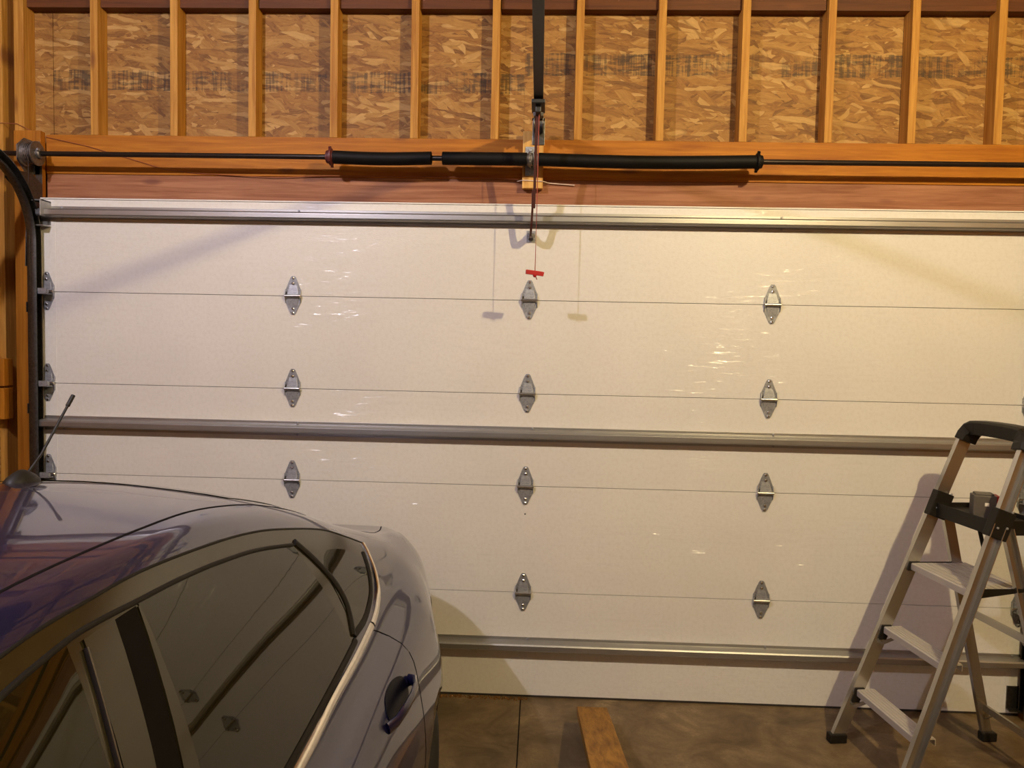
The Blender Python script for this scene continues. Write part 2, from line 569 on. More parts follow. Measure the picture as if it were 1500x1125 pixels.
def strut(z):
    # hat profile: lips on the door, box standing proud (y negative = into the room)
    prof = [(-0.0005, 0.036), (-0.003, 0.036), (-0.003, 0.022), (-0.050, 0.017), (-0.056, 0.010), (-0.056, -0.012), (-0.050, -0.018),
            (-0.003, -0.022), (-0.003, -0.036), (-0.0005, -0.036)]
    m = MB()
    m.prism(prof, lambda y, h: (-2.43, y, z+h), lambda y, h: (2.43, y, z+h))
    o = m.build('strut', 'strut', door, bevel=0.0015)
    for x in (-2.36, -1.17, 0.0, 1.17, 2.36):
        for dz in (0.029, -0.029):
            MB().lathe((x+0.03, -0.003, z+dz), (0, -1, 0), [(0, 0.006), (0.004, 0.006), (0.005, 0.003)], 8).build('screw', 'galv', o)


for z in (2.368, 1.325, 0.272):
    strut(z)


# hinges: two pointed leaves, rolled knuckle, screws
def leaf(up):
    s = 1 if up else -1
    hl = 0.098 if up else 0.092
    out = [(-0.039, 0.012*s), (-0.038, 0.030*s), (-0.014, hl*s-0.008*s), (-0.008, hl*s), (0.008, hl*s), (0.014, hl*s-0.008*s), (0.038, 0.030*s), (0.039, 0.012*s)]
    m = MB()
    m.prism(out, lambda x, z: (x, -0.0005, z), lambda x, z: (x, -0.0035, z))
    # raised rib standing out toward the knuckle
    dp = -0.011 if up else -0.008
    rib = [(-0.030, 0.004*s, dp), (0.030, 0.004*s, dp), (0.018, 0.055*s, -0.0036), (-0.018, 0.055*s, -0.0036),
           (-0.032, 0.004*s, -0.0006), (0.032, 0.004*s, -0.0006), (0.020, 0.060*s, -0.0006), (-0.020, 0.060*s, -0.0006)]
    m.add([(x, y, z) for x, z, y in rib], [(0, 1, 2, 3), (4, 7, 6, 5), (0, 4, 5, 1), (1, 5, 6, 2), (2, 6, 7, 3), (3, 7, 4, 0)])
    # side ears
    for e in (-1, 1):
        m.add([(e*0.036, -0.0005, 0.010*s), (e*0.039, -0.0005, 0.010*s), (e*0.039, -0.0005, 0.034*s), (e*0.036, -0.0005, 0.034*s),
               (e*0.036, -0.016, 0.004*s), (e*0.039, -0.016, 0.004*s), (e*0.039, -0.006, 0.034*s), (e*0.036, -0.006, 0.034*s)],
              [(0, 1, 2, 3), (4, 7, 6, 5), (0, 4, 5, 1), (1, 5, 6, 2), (2, 6, 7, 3), (3, 7, 4, 0)])
    return m


HM = {
    'up': leaf(True).mesh('hinge', 'galv', bevel=0.0008),
    'lo': leaf(False).mesh('lower_leaf', 'galv', bevel=0.0008),
    'pin': MB().lathe((-0.041, -0.014, 0), (1, 0, 0), [(0, 0.005), (0.003, 0.0075), (0.079, 0.0075), (0.082, 0.005)], 14).mesh('knuckle', 'bright', smooth=True),
    'scr': MB().lathe((0, -0.003, 0), (0, -1, 0), [(0, 0.0062), (0.004, 0.0062), (0.0052, 0.004)], 8).mesh('screw', 'bright'),
    'slot': MB().lathe((-0.034, -0.013, 0.0), (0.25, 0, 1), [(0, 0.0025), (0.02, 0.0025)], 8).mesh('cotter', 'shaft'),
    'stem': MB().lathe((0, -0.048, 0), (1, 0, 0), [(-0.045, 0.0055), (-0.012, 0.0055), (-0.011, 0.010), (0.034, 0.010)], 12).mesh('roller_stem', 'galv', smooth=True),
    'whl': MB().lathe((0, -0.048, 0), (1, 0, 0), [(-0.045, 0.006), (-0.043, 0.018), (-0.041, 0.020), (-0.033, 0.020), (-0.031, 0.018), (-0.029, 0.006)], 16).mesh('roller', 'black', smooth=True),
    'brk': MB().box(-0.010, 0.034, -0.060, -0.0168, -0.014, -0.011).box(-0.010, 0.034, -0.060, -0.058, -0.012, 0.014).mesh('roller_bracket', 'galv'),
}
COLX = [-2.4115, -1.1657, 0.0, 1.1706, 2.4115]
for ci, x in enumerate(COLX):
    for zi in (1, 2, 3, 4):
        z = ZS[zi]
        end = ci in (0, 4)
        xx = x if not end else x*0.9998
        h = link('hinge', HM['up'], door, (xx, 0, z))
        link('lower_leaf', HM['lo'], h, (xx, 0, z))
        link('knuckle', HM['pin'], h, (xx, 0, z))
        for dx, dz in ((0, 0.088), (0.0, -0.083), (0, 0.062), (0, -0.062)):
            link('screw', HM['scr'], h, (xx+dx, -0.002 if abs(dz) < 0.07 else 0, z+dz))
        if not end:
            link('cotter', HM['slot'], h, (xx, 0, z))
        else:
            s = 1 if x < 0 else -1
            b = link('roller_bracket', HM['brk'], h, (xx, 0, z))
            if s < 0:
                b.scale = (-1, 1, 1)
            st = link('roller_stem', HM['stem'], h, (xx, 0, z))
            rw = link('roller', HM['whl'], h, (xx, 0, z))
            if s < 0:
                for o in (st, rw):
                    o.rotation_euler = (0, 0, 0)
                    o.scale = (-1, 1, 1)

# top fixtures (roller carriers at the two upper corners) and bottom brackets
for s in (-1, 1):
    tf = MB()
    a, b = sorted((s*2.385, s*2.437))
    tf.box(a, b, -0.004, -0.001, 2.31, 2.425)
    tf.box(a, b, -0.075, -0.004, 2.418, 2.425)
    tf.box(a, b, -0.06, -0.004, 2.30, 2.305)
    a2, b2 = sorted((s*2.385, s*2.389))
    tf.box(a2, b2, -0.085, -0.001, 2.345, 2.425)
    tf.build('top_roller_bracket', 'strut', door, bevel=0.001)
    a, b = sorted((s*2.372, s*2.437))
    MB().box(a, b, -0.008, -0.001, 0.035, 0.150).box(a, b, -0.035, -0.008, 0.035, 0.041).build('bottom_bracket', 'track', door, bevel=0.001)
# opener bracket at the top centre of the door
ob = MB()
ob.box(-0.020, 0.022, -0.004, -0.0005, 2.262, 2.318)
ob.box(-0.012, -0.009, -0.040, -0.004, 2.275, 2.308).box(0.011, 0.014, -0.040, -0.004, 2.275, 2.308)
ob.lathe((-0.018, -0.028, 2.292), (1, 0, 0), [(0, 0.008), (0.003, 0.011), (0.035, 0.011), (0.038, 0.008)], 12)
ob.build('opener_door_bracket', 'galv', door, smooth=True)

# ------------------------------------------------------------------ tracks
CH = [(-0.025, -0.022), (-0.030, -0.014), (-0.030, 0.018), (-0.025, 0.026), (0.018, 0.026), (0.024, 0.018), (0.024, -0.014), (0.019, -0.022),
      (0.017, -0.020), (0.021, -0.013), (0.021, 0.017), (0.016, 0.0235), (-0.023, 0.0235), (-0.027, 0.017), (-0.027, -0.013), (-0.023, -0.020)]
for s, lab in ((-1, 'galvanised roller track curving up at the door edge behind the car'),
               (1, 'galvanised roller track at the door edge behind the stepladder')):
    tr = thing('door_track', lab, 'track', (s*2.475, -0.045, 0), 'roller tracks of the garage door')
    xt = s*2.441
    R, zc = 0.38, 2.22
    path = [(xt, -0.048, 0.02), (xt, -0.048, 1.0), (xt, -0.048, zc)]
    for i in range(1, 15):
        a = math.pi/2*i/14
        path.append((xt, -0.048-R*(1-math.cos(a)), zc+R*math.sin(a)))
    hz = [path[-1], (xt, -1.4, zc+R+0.015), (xt, -2.9, zc+R+0.03)]

    def chan(pts):
        # channel: web on the outside, mouth toward the door; built in a frame that follows the path in the YZ plane
        m = MB()
        vs = []
        P = [Vector(p) for p in pts]
        n, k = len(P), len(CH)
        for i, p in enumerate(P):
            t = (P[min(i+1, n-1)]-P[max(i-1, 0)]).normalized()
            nn = Vector((0, -t.z, t.y))
            ex = Vector((s, 0, 0))
            vs += [p+nn*a+ex*b for a, b in CH]
        fs = []
        for i in range(n-1):
            for q in range(k):
                r = (q+1) % k
                fs.append((i*k+q, i*k+r, (i+1)*k+r, (i+1)*k+q))
        fs += [tuple(range(k)), tuple((n-1)*k+q for q in range(k))]
        return m.add(vs, fs)
    chan(path).build('vertical_track', 'track', tr, smooth=True)
    chan(hz).build('horizontal_track', 'track', tr, smooth=True)
    # flag bracket (big steel angle at the curve) and jamb brackets
    fb = MB()
    x0, x1 = sorted((xt+s*0.027, xt+s*0.031))
    fb.prism([(0.058, 2.10), (0.058, 2.52), (-0.02, 2.56), (-0.20, 2.545), (-0.21, 2.50), (-0.06, 2.42), (-0.075, 2.10)],
             lambda y, z: (x0, y, z), lambda y, z: (x1, y, z))
    x0b, x1b = sorted((xt+s*0.027, xt+s*0.062))
    fb.box(x0b, x1b, 0.055, 0.0595, 2.10, 2.62)
    fb.build('flag_bracket', 'track', tr, bevel=0.001)
    for z in (0.3, 0.85, 1.4, 1.9):
        x0, x1 = sorted((xt+s*0.027, xt+s*0.031))
        jb = MB().box(x0, x1, -0.07, 0.0595, z-0.025, z+0.025)
        x2, x3 = sorted((xt+s*0.031, xt+s*0.075))
        jb.box(x2, x3, 0.055, 0.0595, z-0.025, z+0.025).build('jamb_bracket', 'track', tr)
    ha = MB().box(min(xt+s*0.028, xt+s*0.031), max(xt+s*0.028, xt+s*0.031), -2.82, -2.78, zc+R, ZC)
    ha.build('hanger_strap', 'track', tr)

# ------------------------------------------------------------------ torsion shaft and springs
YT, ZT = -0.024, 2.655
tor = thing('torsion_shaft', 'thin dark torsion shaft running along the header with cable drums', 'torsion shaft', (0, YT, ZT))
MB().lathe((-2.615, YT, ZT), (1, 0, 0), [(0, 0.0122), (0.001, 0.0127), (5.229, 0.0127), (5.23, 0.0122)], 16).build('shaft', 'shaft', tor, smooth=True)
for s in (-1, 1):
    m = MB().lathe((s*2.470, YT, ZT), (s, 0, 0), [(-0.055, 0.022), (-0.05, 0.026), (-0.038, 0.026), (-0.036, 0.059), (-0.030, 0.059), (-0.028, 0.050), (0.0, 0.052), (0.022, 0.055),
                                            (0.024, 0.062), (0.030, 0.062), (0.032, 0.03), (0.036, 0.026)], 28)
    dr = m.build('cable_drum', 'drum', tor, smooth=True)
    for k in range(5):
        z0 = 0.0515
        ring = [(s*2.470+s*(-0.024+k*0.009), YT+z0*math.cos(q*0.3927), ZT+z0*math.sin(q*0.3927)) for q in range(16)]
        MB().tube(ring, 0.0022, 5, up=(1, 0, 0), closed=True).build('cable_wrap', 'shaft', dr)
    MB().lathe((s*2.415-s*0.002, YT-0.022, ZT+0.01), (0, -1, 0.2), [(0, 0.006), (0.016, 0.006)], 6).build('set_screw', 'galv', dr)
    MB().tube([(s*2.448, YT-0.052, ZT), (s*2.442, YT-0.045, 1.4), (s*2.437, -0.02, 0.10)], 0.0016, 5).build('lift_cable', 'shaft', tor)
    # end bearing plate
    x0, x1 = sorted((s*2.512, s*2.515))
    ep = MB().prism([(0.058, 2.57), (0.058, 2.735), (-0.01, 2.735), (-0.065, 2.69), (-0.065, 2.62), (-0.01, 2.57)], lambda y, z: (x0, y, z), lambda y, z: (x1, y, z))
    x2, x3 = sorted((s*2.478, s*2.515))
    ep.box(x2, x3, 0.055, 0.0595, 2.57, 2.735)
    ep.lathe((s*2.508, YT, ZT), (s, 0, 0), [(0, 0.024), (0.012, 0.024)], 16)
    ep.build('end_bearing_plate', 'drum', tor, bevel=0.0008)
# centre bearing plate with a set of bolts
cb = MB().box(-0.036, 0.020, 0.056, 0.0615, 2.595, 2.735)
cb.prism([(0.058, 2.63), (0.058, 2.69), (-0.02, 2.688), (-0.05, 2.675), (-0.05, 2.635), (-0.02, 2.622)], lambda y, z: (-0.012, y, z), lambda y, z: (-0.008, y, z))
cbo = cb.build('centre_bearing_plate', 'galv', tor, bevel=0.001)
MB().lathe((-0.022, YT, ZT), (1, 0, 0), [(0, 0.026), (0.003, 0.030), (0.022, 0.030), (0.026, 0.026)], 18).build('bearing', 'drum', tor, smooth=True)
for z in (2.612, 2.72):
    MB().lathe((-0.010, 0.056, z), (0, -1, 0), [(0, 0.010), (0.008, 0.010)], 6).build('bolt', 'galv', cbo)


def coil(x0, x1, z_sag=0.0, r=0.0325):
    """tightly wound coil: a ridged sleeve, one ridge per turn, open at its ends"""
    m = MB()
    n = int((x1-x0)/0.0062)
    N = 18
    vs = []
    rr = []
    for i in range(n*2+1):
        t = i/(n*2)
        x = x0+(x1-x0)*t
        rad = r if i % 2 else r-0.0026
        rr.append((x, rad, z_sag*math.sin(math.pi*t)))
    rr = [(rr[0][0], 0.020, 0)]+rr+[(rr[-1][0], 0.020, 0)]
    for x, rad, dz in rr:
        for k in range(N):
            q = 2*math.pi*k/N
            vs.append((x, YT+rad*math.cos(q), ZT+dz+rad*math.sin(q)))
    fs = []
    for i in range(len(rr)-1):
        for k in range(N):
            l = (k+1) % N
            fs.append((i*N+k, i*N+l, (i+1)*N+l, (i+1)*N+k))
    return m.add(vs, fs)


def cone(x, s):
    m = MB().lathe((x, YT, ZT), (s, 0, 0), [(-0.02, 0.026), (0.0, 0.030), (0.004, 0.041), (0.014, 0.041), (0.018, 0.032), (0.03, 0.030), (0.034, 0.02)], 20)
    for k in range(4):
        q = k*math.pi/2+0.5
        d = Vector((0, math.cos(q), math.sin(q)))
        m.bar(Vector((x+s*0.009, YT, ZT))+d*0.03, Vector((x+s*0.009, YT, ZT))+d*0.050, 0.012, 0.012, up=(1, 0, 0))
    return m


sp1 = thing('torsion_spring', 'black torsion spring snapped in two with a gap, left of the opener rail', 'spring', (-0.5, YT, ZT), 'torsion springs on the shaft')
coil(-0.965, -0.487, -0.006).build('coil_length', 'spring', sp1, smooth='all')
coil(-0.434, -0.026, 0.0).build('coil_length', 'spring', sp1, smooth='all')
cone(-0.968, -1).build('winding_cone', 'redcone', sp1, smooth=True)
MB().lathe((-0.012, YT, ZT), (-1, 0, 0), [(0, 0.036), (0.006, 0.036), (0.008, 0.028), (0.02, 0.028)], 18).build('stationary_cone', 'drum', sp1, smooth=True)
sp2 = thing('torsion_spring', 'unbroken black torsion spring on the shaft, right of the opener rail', 'spring', (0.55, YT, ZT), 'torsion springs on the shaft')
coil(0.030, 1.058, -0.008).build('coil_length', 'spring', sp2, smooth='all')
cone(1.060, 1).build('winding_cone', 'spring', sp2, smooth=True)
MB().lathe((0.006, YT, ZT), (1, 0, 0), [(0, 0.036), (0.006, 0.036), (0.008, 0.028), (0.024, 0.028)], 18).build('stationary_cone', 'drum', sp2, smooth=True)

# thin bell wire drooping over the header
wp = [(-2.80, 0.096, 2.832), (-2.70, 0.096, 2.835), (-2.62, 0.096, 2.832), (-2.555, 0.096, 2.80), (-2.46, 0.096, 2.765), (-2.25, 0.096, 2.722), (-2.08, 0.096, 2.675), (-1.95, 0.096, 2.639), (-1.862, 0.096, 2.612),
      (-1.70, 0.096, 2.595), (-1.547, 0.096, 2.588), (-1.30, 0.096, 2.578), (-1.026, 0.096, 2.589), (-0.6, 0.096, 2.592), (-0.27, 0.096, 2.590), (-0.07, 0.075, 2.580)]
bw = MB().tube(wp, 0.0018, 6).build('bell_wire', 'wire', None, smooth=True)
tag(bw, 'thin reddish bell wire drooping across the wooden header', 'wire')
ww = MB().tube([(-0.075, 0.092, 2.574), (-0.045, 0.058, 2.573), (0.0, 0.058, 2.571), (0.048, 0.058, 2.569), (0.08, 0.094, 2.568), (0.15, 0.096, 2.563), (0.21, 0.096, 2.559)], 0.0024, 6).build('bell_wire', 'whitewire', None, smooth=True)
tag(ww, 'short pale wire end crossing the pine pad below the springs', 'wire')

# ------------------------------------------------------------------ garage door opener
XO = 0.026
op = thing('garage_door_opener', 'black opener rail with dark arm and red release handle', 'door opener', (XO, -0.1, 2.8))
RZ0, RY0, RY1, RZ1 = 2.845, -0.13, -3.15, 3.06
rail = MB().bar((XO, RY0, RZ0), (XO+0.004, RY1, RZ1), 0.042, 0.034).build('rail', 'rail', op, bevel=0.003)
MB().bar((XO, RY0+0.035, RZ0-0.002), (XO, RY0-0.03, RZ0+0.0015), 0.047, 0.037).build('rail_end_pulley_housing', 'track', op, bevel=0.003)
hb = MB().box(XO-0.022, XO-0.019, -0.11, 0.060, 2.80, 2.85).box(XO+0.019, XO+0.022, -0.11, 0.060, 2.80, 2.85).box(XO-0.03, XO+0.03, 0.055, 0.0610, 2.745, 2.86)
hb.lathe((XO-0.03, -0.075, 2.83), (1, 0, 0), [(0, 0.007), (0.06, 0.007)], 8)
hb.build('header_bracket', 'track', op, bevel=0.0008)
tz = RZ0+(0.25-0.13)*(RZ1-RZ0)/(RY0-RY1)
tro = MB().box(XO-0.030, XO+0.030, -0.36, -0.20, tz-0.034, tz-0.018).box(XO-0.012, XO+0.012, -0.33, -0.23, tz-0.065, tz-0.034)
tro = tro.build('trolley', 'rail', op, bevel=0.003)
for dx in (-1, 1):
    MB().lathe((XO+dx*0.012, -0.262, tz-0.055), (dx, 0, 0), [(0, 0.009), (0.010, 0.009), (0.012, 0.006)], 8).build('bolt', 'galv', tro, smooth=True)
ax = XO-0.006
MB().bar((ax, -0.262, tz-0.05), (ax-0.006, -0.155, 2.40), 0.012, 0.028, up=(0, 1, 0)).build('straight_arm', 'armm', op)
ca = [(ax-0.012, -0.175, 2.48), (ax-0.013, -0.150, 2.39), (ax-0.016, -0.135, 2.335), (ax-0.018, -0.120, 2.308), (ax-0.020, -0.09, 2.293), (ax-0.021, -0.028, 2.292)]
MB().sweep(ca, [(-0.005, -0.015), (0.005, -0.015), (0.005, 0.015), (-0.005, 0.015)], up=(0, 0.6, 0.8)).build('curved_arm', 'armm', op)
for y, z in ((-0.170, 2.46), (-0.160, 2.42)):
    MB().lathe((ax-0.018, y, z), (1, 0, 0), [(0, 0.007), (0.016, 0.007)], 6).build('bolt', 'galv', op)
rc = MB().tube([(XO+0.004, -0.295, tz-0.06), (XO+0.003, -0.2955, 2.4), (XO+0.001, -0.295, 2.09), (XO+0.004, -0.293, 2.075), (XO+0.010, -0.294, 2.058)], 0.0022, 6).build('release_cord', 'cord', op, smooth=True)
hd = MB()
hd.sweep([(XO-0.040, -0.300, 2.092), (XO-0.030, -0.298, 2.091), (XO, -0.295, 2.088), (XO+0.032, -0.292, 2.084), (XO+0.040, -0.291, 2.082)],
         [(-0.009, -0.010), (0.009, -0.010), (0.009, 0.010), (-0.009, 0.010)])
hd.lathe((XO, -0.295, 2.080), (0, 0, -1), [(0, 0.010), (0.006, 0.009), (0.012, 0.005)], 10)
hd.build('release_handle', 'red', rc, bevel=0.003)
mu = MB().box(XO-0.16, XO+0.16, -3.55, -3.16, 2.96, 3.13).build('motor_unit', 'motor', op, bevel=0.02)
for s in (-1, 1):
    MB().box(XO+s*0.14-0.015, XO+s*0.14+0.015, -3.40, -3.397, 3.13, ZC).build('hanger_strap', 'track', op)

# ------------------------------------------------------------------ ceiling bulbs (the light sources)
for bxx, by, bz, colr, stren, lab in BULBS:
    t = thing('ceiling_lamp', lab, 'lamp', (bxx, by, ZC), 'bare bulb ceiling lamps')
    MB().lathe((bxx, by, ZC-0.0005), (0, 0, -1), [(0, 0.06), (0.012, 0.058), (0.03, 0.04), (0.055, 0.026), (0.075, 0.024)], 24).build('lampholder', 'porc', t, smooth=True)
    em = bpy.data.materials.new('bulb_glow')
    em.use_nodes = True
    nt = em.node_tree
    nt.nodes.remove(nt.nodes['Principled BSDF'])
    e = nt.nodes.new('ShaderNodeEmission')
    e.inputs[0].default_value = (*colr, 1)
    e.inputs[1].default_value = stren
    nt.links.new(e.outputs[0], nt.nodes['Material Output'].inputs[0])
    prof = [(-BULB_R*math.cos(math.pi*i/12), max(0.001, BULB_R*math.sin(math.pi*i/12))) for i in range(1, 12)]
    prof = [(-0.068, 0.014)]+prof
    MB().lathe((bxx, by, bz), (0, 0, -1), sorted(prof), 20).build('bulb', em, t, smooth='all')

# ------------------------------------------------------------------ car
CX = -1.15
car = thing('car', 'dark blue sedan parked with its tail toward the garage door', 'car', (CX, -2.5, 0))


def pchip(xs, ys, xq):
    """monotone-ish cubic interpolation"""
    xs, ys, xq = np.asarray(xs, float), np.asarray(ys, float), np.asarray(xq, float)
    h = np.diff(xs)
    d = np.diff(ys)/h
    m = np.zeros_like(ys)
    m[0], m[-1] = d[0], d[-1]
    for i in range(1, len(xs)-1):
        if d[i-1]*d[i] <= 0:
            m[i] = 0
        else:
            w1, w2 = 2*h[i]+h[i-1], h[i]+2*h[i-1]
            m[i] = (w1+w2)/(w1/d[i-1]+w2/d[i])
    k = np.clip(np.searchsorted(xs, xq)-1, 0, len(xs)-2)
    t = (xq-xs[k])/h[k]
    t = np.clip(t, 0, 1)
    return ((1+2*t)*(1-t)**2*ys[k]+t*(1-t)**2*h[k]*m[k]+t*t*(3-2*t)*ys[k+1]+t*t*(t-1)*h[k]*m[k+1])


# y, roof centre z, ditch (h,z), rail (h,z), belt (h,z), max half width, top of side z, bottom z
ST = [
    (-4.92, 0.60, 0.26, 0.595, 0.34, 0.585, 0.40, 0.57, 0.50, 0.54, 0.33),
    (-4.86, 0.70, 0.37, 0.69, 0.45, 0.675, 0.53, 0.65, 0.66, 0.60, 0.25),
    (-4.70, 0.80, 0.45, 0.79, 0.57, 0.775, 0.65, 0.745, 0.79, 0.66, 0.20),
    (-4.45, 0.885, 0.49, 0.875, 0.63, 0.865, 0.71, 0.83, 0.86, 0.72, 0.18),
    (-4.20, 0.945, 0.50, 0.935, 0.65, 0.92, 0.745, 0.888, 0.895, 0.80, 0.17),
    (-3.95, 1.015, 0.50, 0.99, 0.64, 0.965, 0.755, 0.910, 0.91, 0.84, 0.17),
    (-3.60, 1.215, 0.45, 1.175, 0.575, 1.12, 0.762, 0.92, 0.91, 0.85, 0.17),
    (-3.30, 1.365, 0.44, 1.325, 0.54, 1.265, 0.765, 0.928, 0.91, 0.855, 0.17),
    (-3.00, 1.420, 0.445, 1.384, 0.538, 1.335, 0.765, 0.934, 0.91, 0.86, 0.17),
    (-2.60, 1.438, 0.450, 1.404, 0.532, 1.360, 0.763, 0.942, 0.91, 0.865, 0.17),
    (-2.20, 1.428, 0.450, 1.394, 0.534, 1.342, 0.761, 0.948, 0.91, 0.87, 0.17),
    (-1.90, 1.400, 0.458, 1.356, 0.555, 1.292, 0.758, 0.955, 0.91, 0.875, 0.17),
    (-1.60, 1.335, 0.480, 1.282, 0.590, 1.218, 0.750, 0.962, 0.913, 0.88, 0.17),
    (-1.30, 1.225, 0.510, 1.175, 0.632, 1.118, 0.745, 0.968, 0.912, 0.88, 0.17),
    (-1.05, 1.125, 0.540, 1.090, 0.645, 1.055, 0.735, 0.970, 0.872, 0.87, 0.18),
    (-0.85, 1.045, 0.550, 1.030, 0.635, 1.012, 0.705, 0.966, 0.825, 0.85, 0.20),
    (-0.68, 0.996, 0.550, 0.990, 0.615, 0.987, 0.680, 0.955, 0.795, 0.83, 0.23),
    (-0.54, 0.974, 0.530, 0.970, 0.590, 0.962, 0.645, 0.940, 0.760, 0.81, 0.25),
    (-0.45, 0.962, 0.505, 0.957, 0.560, 0.947, 0.610, 0.922, 0.725, 0.81, 0.27),
    (-0.38, 0.935, 0.460, 0.928, 0.510, 0.915, 0.555, 0.885, 0.665, 0.77, 0.29),
    (-0.33, 0.820, 0.400, 0.810, 0.450, 0.800, 0.490, 0.770, 0.585, 0.68, 0.32),
    (-0.29, 0.660, 0.330, 0.655, 0.380, 0.645, 0.420, 0.630, 0.480, 0.58, 0.36),
]
A = np.array(ST)
YQ = np.unique(np.concatenate([np.linspace(-4.92, -0.60, 88), np.linspace(-0.60, -0.29, 24)]))
C_ = {i: pchip(A[:, 0], A[:, i], YQ) for i in range(1, 11)}


def catmull(P, n):
    P = np.asarray(P, float)
    out = []
    for i in range(len(P)-1):
        p0, p1, p2, p3 = P[max(i-1, 0)], P[i], P[i+1], P[min(i+2, len(P)-1)]
        for k in range(n):
            t = k/n
            out.append(0.5*((2*p1)+(-p0+p2)*t+(2*p0-5*p1+4*p2-p3)*t*t+(-p0+3*p1-3*p2+p3)*t**3))
    out.append(P[-1])
    return np.array(out)


secs = []
for j, y in enumerate(YQ):
    zt, hd_, zd, hr, zr, hb_, zb, hm, zsh, zbo = [C_[i][j] for i in range(1, 11)]
    hgt = zb-zbo
    k1 = 0.012*min(1, max(0, (zr-zb)/0.3))
    P = [(-hd_*0.5, zt-0.25*(zt-zd)), (0, zt), (hd_*0.5, zt-0.25*(zt-zd)), (hd_, zd), (hr, zr),
         ((hr+hb_)/2+k1, (zr+zb)/2+k1*0.6), (hb_, zb), (hm-0.068*hm, zb-0.085*min(1, hgt/0.77)), (hm-0.020, zb-0.20*hgt/0.77),
         (hm, zb-0.33*hgt/0.77), (hm-0.004, zb-0.46*hgt/0.77), (hm-0.02, zbo+0.13*hgt/0.77), (hm-0.085, zbo+0.015), (hm-0.3, zbo), (0, zbo)]
    c = catmull(P, 4)[4:]       # starts at the roof centre
    secs.append(c)
ns = len(secs[0])
bodyv, bodyf = [], []
ring = 2*ns-2
for j, y in enumerate(YQ):
    c = secs[j]
    for h, z in c:
        bodyv.append((CX+h, y, z))
    for h, z in c[-2:0:-1]:
        bodyv.append((CX-h, y, z))
for j in range(len(YQ)-1):
    for k in range(ring):
        l = (k+1) % ring
        bodyf.append((j*ring+k, j*ring+l, (j+1)*ring+l, (j+1)*ring+k))
bodyf.append(tuple(range(ring)))
bodyf.append(tuple((len(YQ)-1)*ring+k for k in range(ring-1, -1, -1)))
mbd = MB()
mbd.add(bodyv, bodyf)
body = mbd.build('body', 'paint', car, smooth='all')
BV = BVHTree.FromPolygons([Vector(v) for v in bodyv], [f for f in bodyf if len(f) == 4])
me_ = body.data
me_.set_sharp_from_angle(angle=math.radians(60))

WHEELS = [(-1.36, 0.300), (-4.06, 0.300)]
for i, (wy, wz) in enumerate(WHEELS):
    cm = MB().lathe((CX-1.2, wy, wz), (1, 0, 0), [(0, 0.338), (2.4, 0.338)], 56).mesh('arch_cutter', None)
    # cut the wheel arches with a solid boolean, then bake the result
    co = bpy.data.objects.new('arch_cutter', cm)
    COL.objects.link(co)
    md = body.modifiers.new('arch', 'BOOLEAN')
    md.operation = 'DIFFERENCE'
    md.solver = 'EXACT'
    md.object = co
    body.location = (0, 0, 0)
    body.parent = None
    dg = bpy.context.evaluated_depsgraph_get()
    dg.update()
    nm = bpy.data.meshes.new_from_object(body.evaluated_get(dg))
    body.modifiers.clear()
    body.data = nm
    body.parent = car
    body.location = -WORLD[car.name]
    bpy.data.objects.remove(co)
body.data.name = 'body'


def side_pt(y, z, off=0.0, sx=1):
    """point on the car's flank at (y, z) pushed out along the surface normal"""
    hit = BV.ray_cast(Vector((CX+sx*1.6, y, z)), Vector((-sx, 0, 0)))
    p, n = hit[0], hit[1]
    if p is None:
        p = BV.find_nearest(Vector((CX+sx*0.8, y, z)))[0]
        n = Vector((sx, 0, 0))
    if n.x*sx < 0:
        n = -n
    return p+n*off


def top_pt(x, y, off=0.0):
    hit = BV.ray_cast(Vector((CX+x, y, 2.5)), Vector((0, 0, -1)))
    p, n = hit[0], hit[1]
    if n.z < 0:
        n = -n
    return p+n*off


def resample(pts, n):
    P = catmull(pts, 12)
    s = np.concatenate([[0], np.cumsum(np.linalg.norm(np.diff(P, axis=0), axis=1))])
    q = np.linspace(0, s[-1], n)
    return np.stack([np.interp(q, s, P[:, i]) for i in range(P.shape[1])], 1)


def patch(name, mat, lo, hi, n, m, off, parent, sx=1, thick=0.004, smooth='all', fn=None):
    """skin between two curves given in (y, z) on the flank"""
    L, H = resample(lo, n), resample(hi, n)
    fn = fn or (lambda a, b, o: side_pt(a, b, o, sx))
    vs, fs = [], []
    for i in range(n):
        for k in range(m):
            t = k/(m-1)
            a, b = L[i]*(1-t)+H[i]*t
            vs.append(fn(a, b, off))
    base = len(vs)
    for i in range(n):
        for k in range(m):
            t = k/(m-1)
            a, b = L[i]*(1-t)+H[i]*t
            vs.append(fn(a, b, off-thick))
    for i in range(n-1):
        for k in range(m-1):
            q = (i*m+k, i*m+k+1, (i+1)*m+k+1, (i+1)*m+k)
            fs.append(q)
            fs.append(tuple(base+x for x in reversed(q)))
    bd = [(i, 0) for i in range(n)]+[(n-1, k) for k in range(1, m)]+[(i, m-1) for i in range(n-2, -1, -1)]+[(0, k) for k in range(m-2, 0, -1)]
    for q in range(len(bd)):
        a, b = bd[q], bd[(q+1) % len(bd)]
        ia, ib = a[0]*m+a[1], b[0]*m+b[1]
        fs.append((ia, ib, ib+base, ia+base))
    mb = MB()
    mb.add(vs, fs)
    o = mb.build(name, mat, parent, smooth=smooth)
    o.data.set_sharp_from_angle(angle=math.radians(50))
    return o


